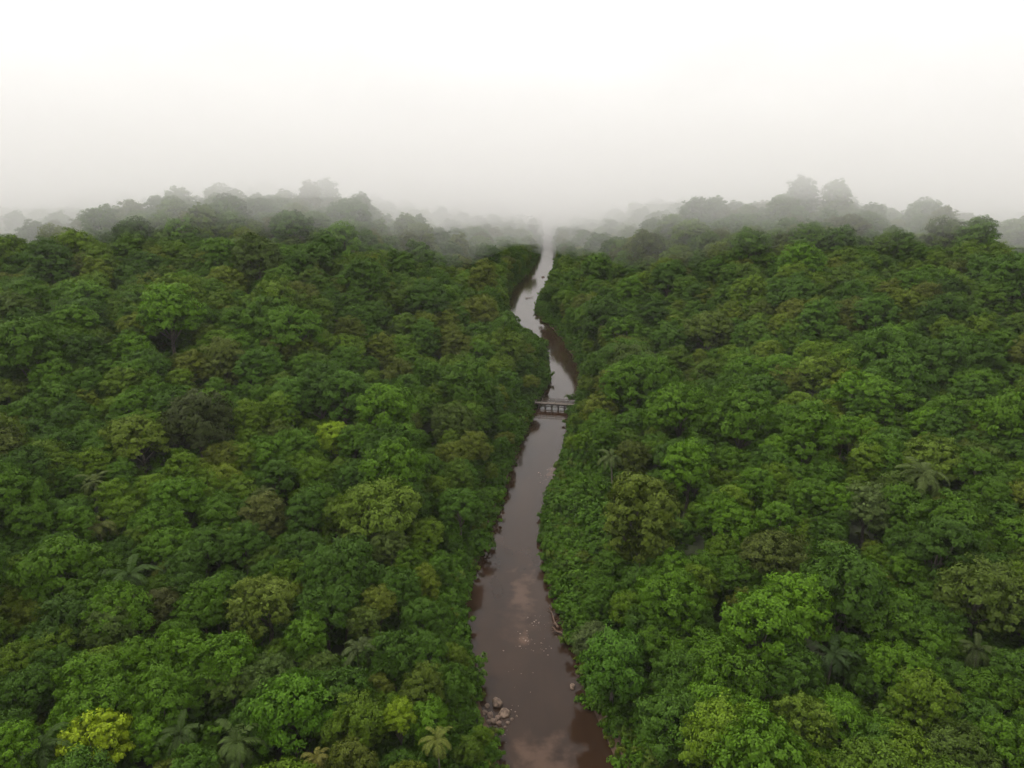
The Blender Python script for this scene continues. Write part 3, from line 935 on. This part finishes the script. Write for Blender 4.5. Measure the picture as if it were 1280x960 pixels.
for x in np.linspace(-HL + 1.4, HL - 1.4, 7):
    for sd in (-1, 1):
        mb = MB(); mb.tube([(x + r_.normal() * .05, sd * (HWD - .1) * 1.1, -2), (x, sd * (HWD - .28), DECK_Z - .62)], [.17, .15], 9)
        link('pile', mb.mesh('pile', W_DARK, True), br)
    mb = MB(); mb.box((x, 0, DECK_Z - .55), (.26, HWD * 2 + .3, .24)); link('cross_beam', mb.mesh('cross_beam', W_DARK), br)
    mb = MB(); mb.box((x, 0, .9), (.1, HWD * 2.1, .16)); link('brace', mb.mesh('brace', W_DARK), br)
for sd in (-1, 1):
    mb = MB(); mb.box((0, sd * (HWD + .12), 1.25), (blen - 2.5, .16, .3)); link('waling_beam', mb.mesh('waling_beam', W_DARK), br)

# ------------------------------------------------------------------ rocks in the river
M_ROCK = rock_mat('pale_rock', (.075, .047, .033), (.21, .145, .10))
M_ROCKD = rock_mat('brown_rock', (.07, .045, .034), (.2, .13, .09))
def rock(px, py, sx, sy, sz, mat, label, cat='boulder', name='boulder', group=None, seed=0, z0=0):
    r = np.random.RandomState(seed + 40)
    import bmesh
    bm = bmesh.new(); bmesh.ops.create_icosphere(bm, subdivisions=4, radius=1)
    V = np.array([v.co[:] for v in bm.verts]); T = np.array([[v.index for v in f.verts] for f in bm.faces]); bm.free()
    for _ in range(9):                                   # flat facets, then roughness
        d = unit(r, 1)[0]; h = .62 + .3 * r.rand()
        k = V @ d; V = V - np.maximum(k - h, 0)[:, None] * d * .85
    V = V * (1 + .05 * np.sin(V[:, :1] * 7 + 1) * np.sin(V[:, 1:2] * 6) + .03 * np.sin(V[:, 2:3] * 13 + V[:, :1] * 11))
    x, y = on_plane(px, py, sz * .4)
    o = link(name, mesh_np(name, V * np.array([sx, sy, sz]), None, T, mat, True), None, (x, y, z0 + sz * .25))
    o.rotation_euler = (0, 0, r.rand() * 6)
    return tag(o, label, cat, group)
rock(621, 878, 1.05, .9, .8, M_ROCK, 'pale boulder in the water, upper of two at the left bank', seed=1)
rock(630, 891, .85, 1.0, .65, M_ROCK, 'pale boulder in the water, lower right of two at the left bank', seed=2)
rock(716, 858, .7, .45, .35, M_ROCK, 'single pale rock at the right bank, across from the boulders', seed=3)
rock(679, 346, 2.6, 1.6, 1.0, M_ROCKD, 'dark rock in the distant narrow bend of the river', seed=4)
SM = [(609, 882, .5), (613, 893, .7), (617, 901, .6), (624, 904, .5), (611, 902, .45), (622, 897, .5), (635, 903, .35), (640, 899, .3), (646, 895, .2), (631, 909, .3), (606, 890, .5)]
for k, (px, py, s) in enumerate(SM):
    rock(px, py, s, s * .85, s * .6, M_ROCKD if k % 2 else M_ROCK, 'small brown stone in the pile around the two pale boulders', 'stone', 'stone', 'stones piled around the boulders', seed=20 + k)
# flecks of foam drifting on the brown water
mb = MB()
fr = np.random.RandomState(11)
for (px, py, n, sp) in ((670, 781, 26, 1.0), (657, 802, 22, .9), (677, 809, 12, .7), (690, 590, 26, 1.6), (676, 600, 10, 1.4), (655, 850, 8, 2.5), (646, 889, 5, .8), (628, 915, 4, .6)):
    x, y = on_plane(px, py)
    for _ in range(n):
        c = np.array([x + fr.normal() * sp, y + fr.normal() * sp * 1.5, .012])
        rad = .04 + .14 * fr.rand() ** 2
        kk = 9; an = np.linspace(0, 2 * math.pi, kk, endpoint=False)
        rr = rad * (.6 + .7 * fr.rand(kk))
        top = np.stack([c[0] + rr * np.cos(an), c[1] + rr * np.sin(an), np.full(kk, c[2] + .015)], -1)
        bot = top * 1; bot[:, 2] = -.02
        V = np.concatenate([top, bot, [[c[0], c[1], c[2] + .03]]])
        T = [[i, (i + 1) % kk, 2 * kk] for i in range(kk)]
        Qf = [[kk + i, kk + (i + 1) % kk, (i + 1) % kk, i] for i in range(kk)]
        mb.add(V, Qf, T)
tag(link('foam', mb.mesh('foam', rock_mat('river_foam', (.13, .09, .07), (.26, .19, .15)))), 'pale flecks of foam drifting on the brown river', 'foam', kind='stuff')

# drift wood caught at the banks
def driftwood(px, py, L, az, label, seed):
    r = np.random.RandomState(seed)
    x, y = on_plane(px, py, .3)
    o = bpy.data.objects.new('driftwood', None); o.location = (x, y, .1); o.rotation_euler = (0, 0, az); COL.objects.link(o)
    tag(o, label, 'driftwood')
    P = [np.array([(t - .5) * L, .35 * math.sin(t * 4 + seed), .12 + .5 * t * r.rand()]) for t in np.linspace(0, 1, 8)]
    mb = MB(); mb.tube(P, np.linspace(.22, .07, 8), 8)
    c = mb.mesh('log', M_DRIFT, True); link('log', c, o)
    for k in range(9):
        b = P[1 + r.randint(0, 6)]
        d = np.array([r.normal() * .6, r.normal(), .25 + .4 * r.rand()]); d /= np.linalg.norm(d)
        l = L * (.18 + .22 * r.rand())
        mb = MB(); mb.tube([b, b + d * l * .5 + unit(r, 1)[0] * .12, b + d * l], [.06, .045, .015], 5)
        link('branch', mb.mesh('branch', M_DRIFT, True), o)
M_DRIFT = bark_mat('drift_wood', (.06, .032, .022), (.2, .125, .085))
driftwood(692, 772, 6.0, 1.9, 'reddish brown driftwood snagged at the right bank beside the foam', 1)
driftwood(700, 790, 3.6, 2.3, 'short piece of driftwood just downstream of the longer snag', 5)
driftwood(662, 372, 9.0, .9, 'dark driftwood lying in the far bend upstream of the bridge', 8)
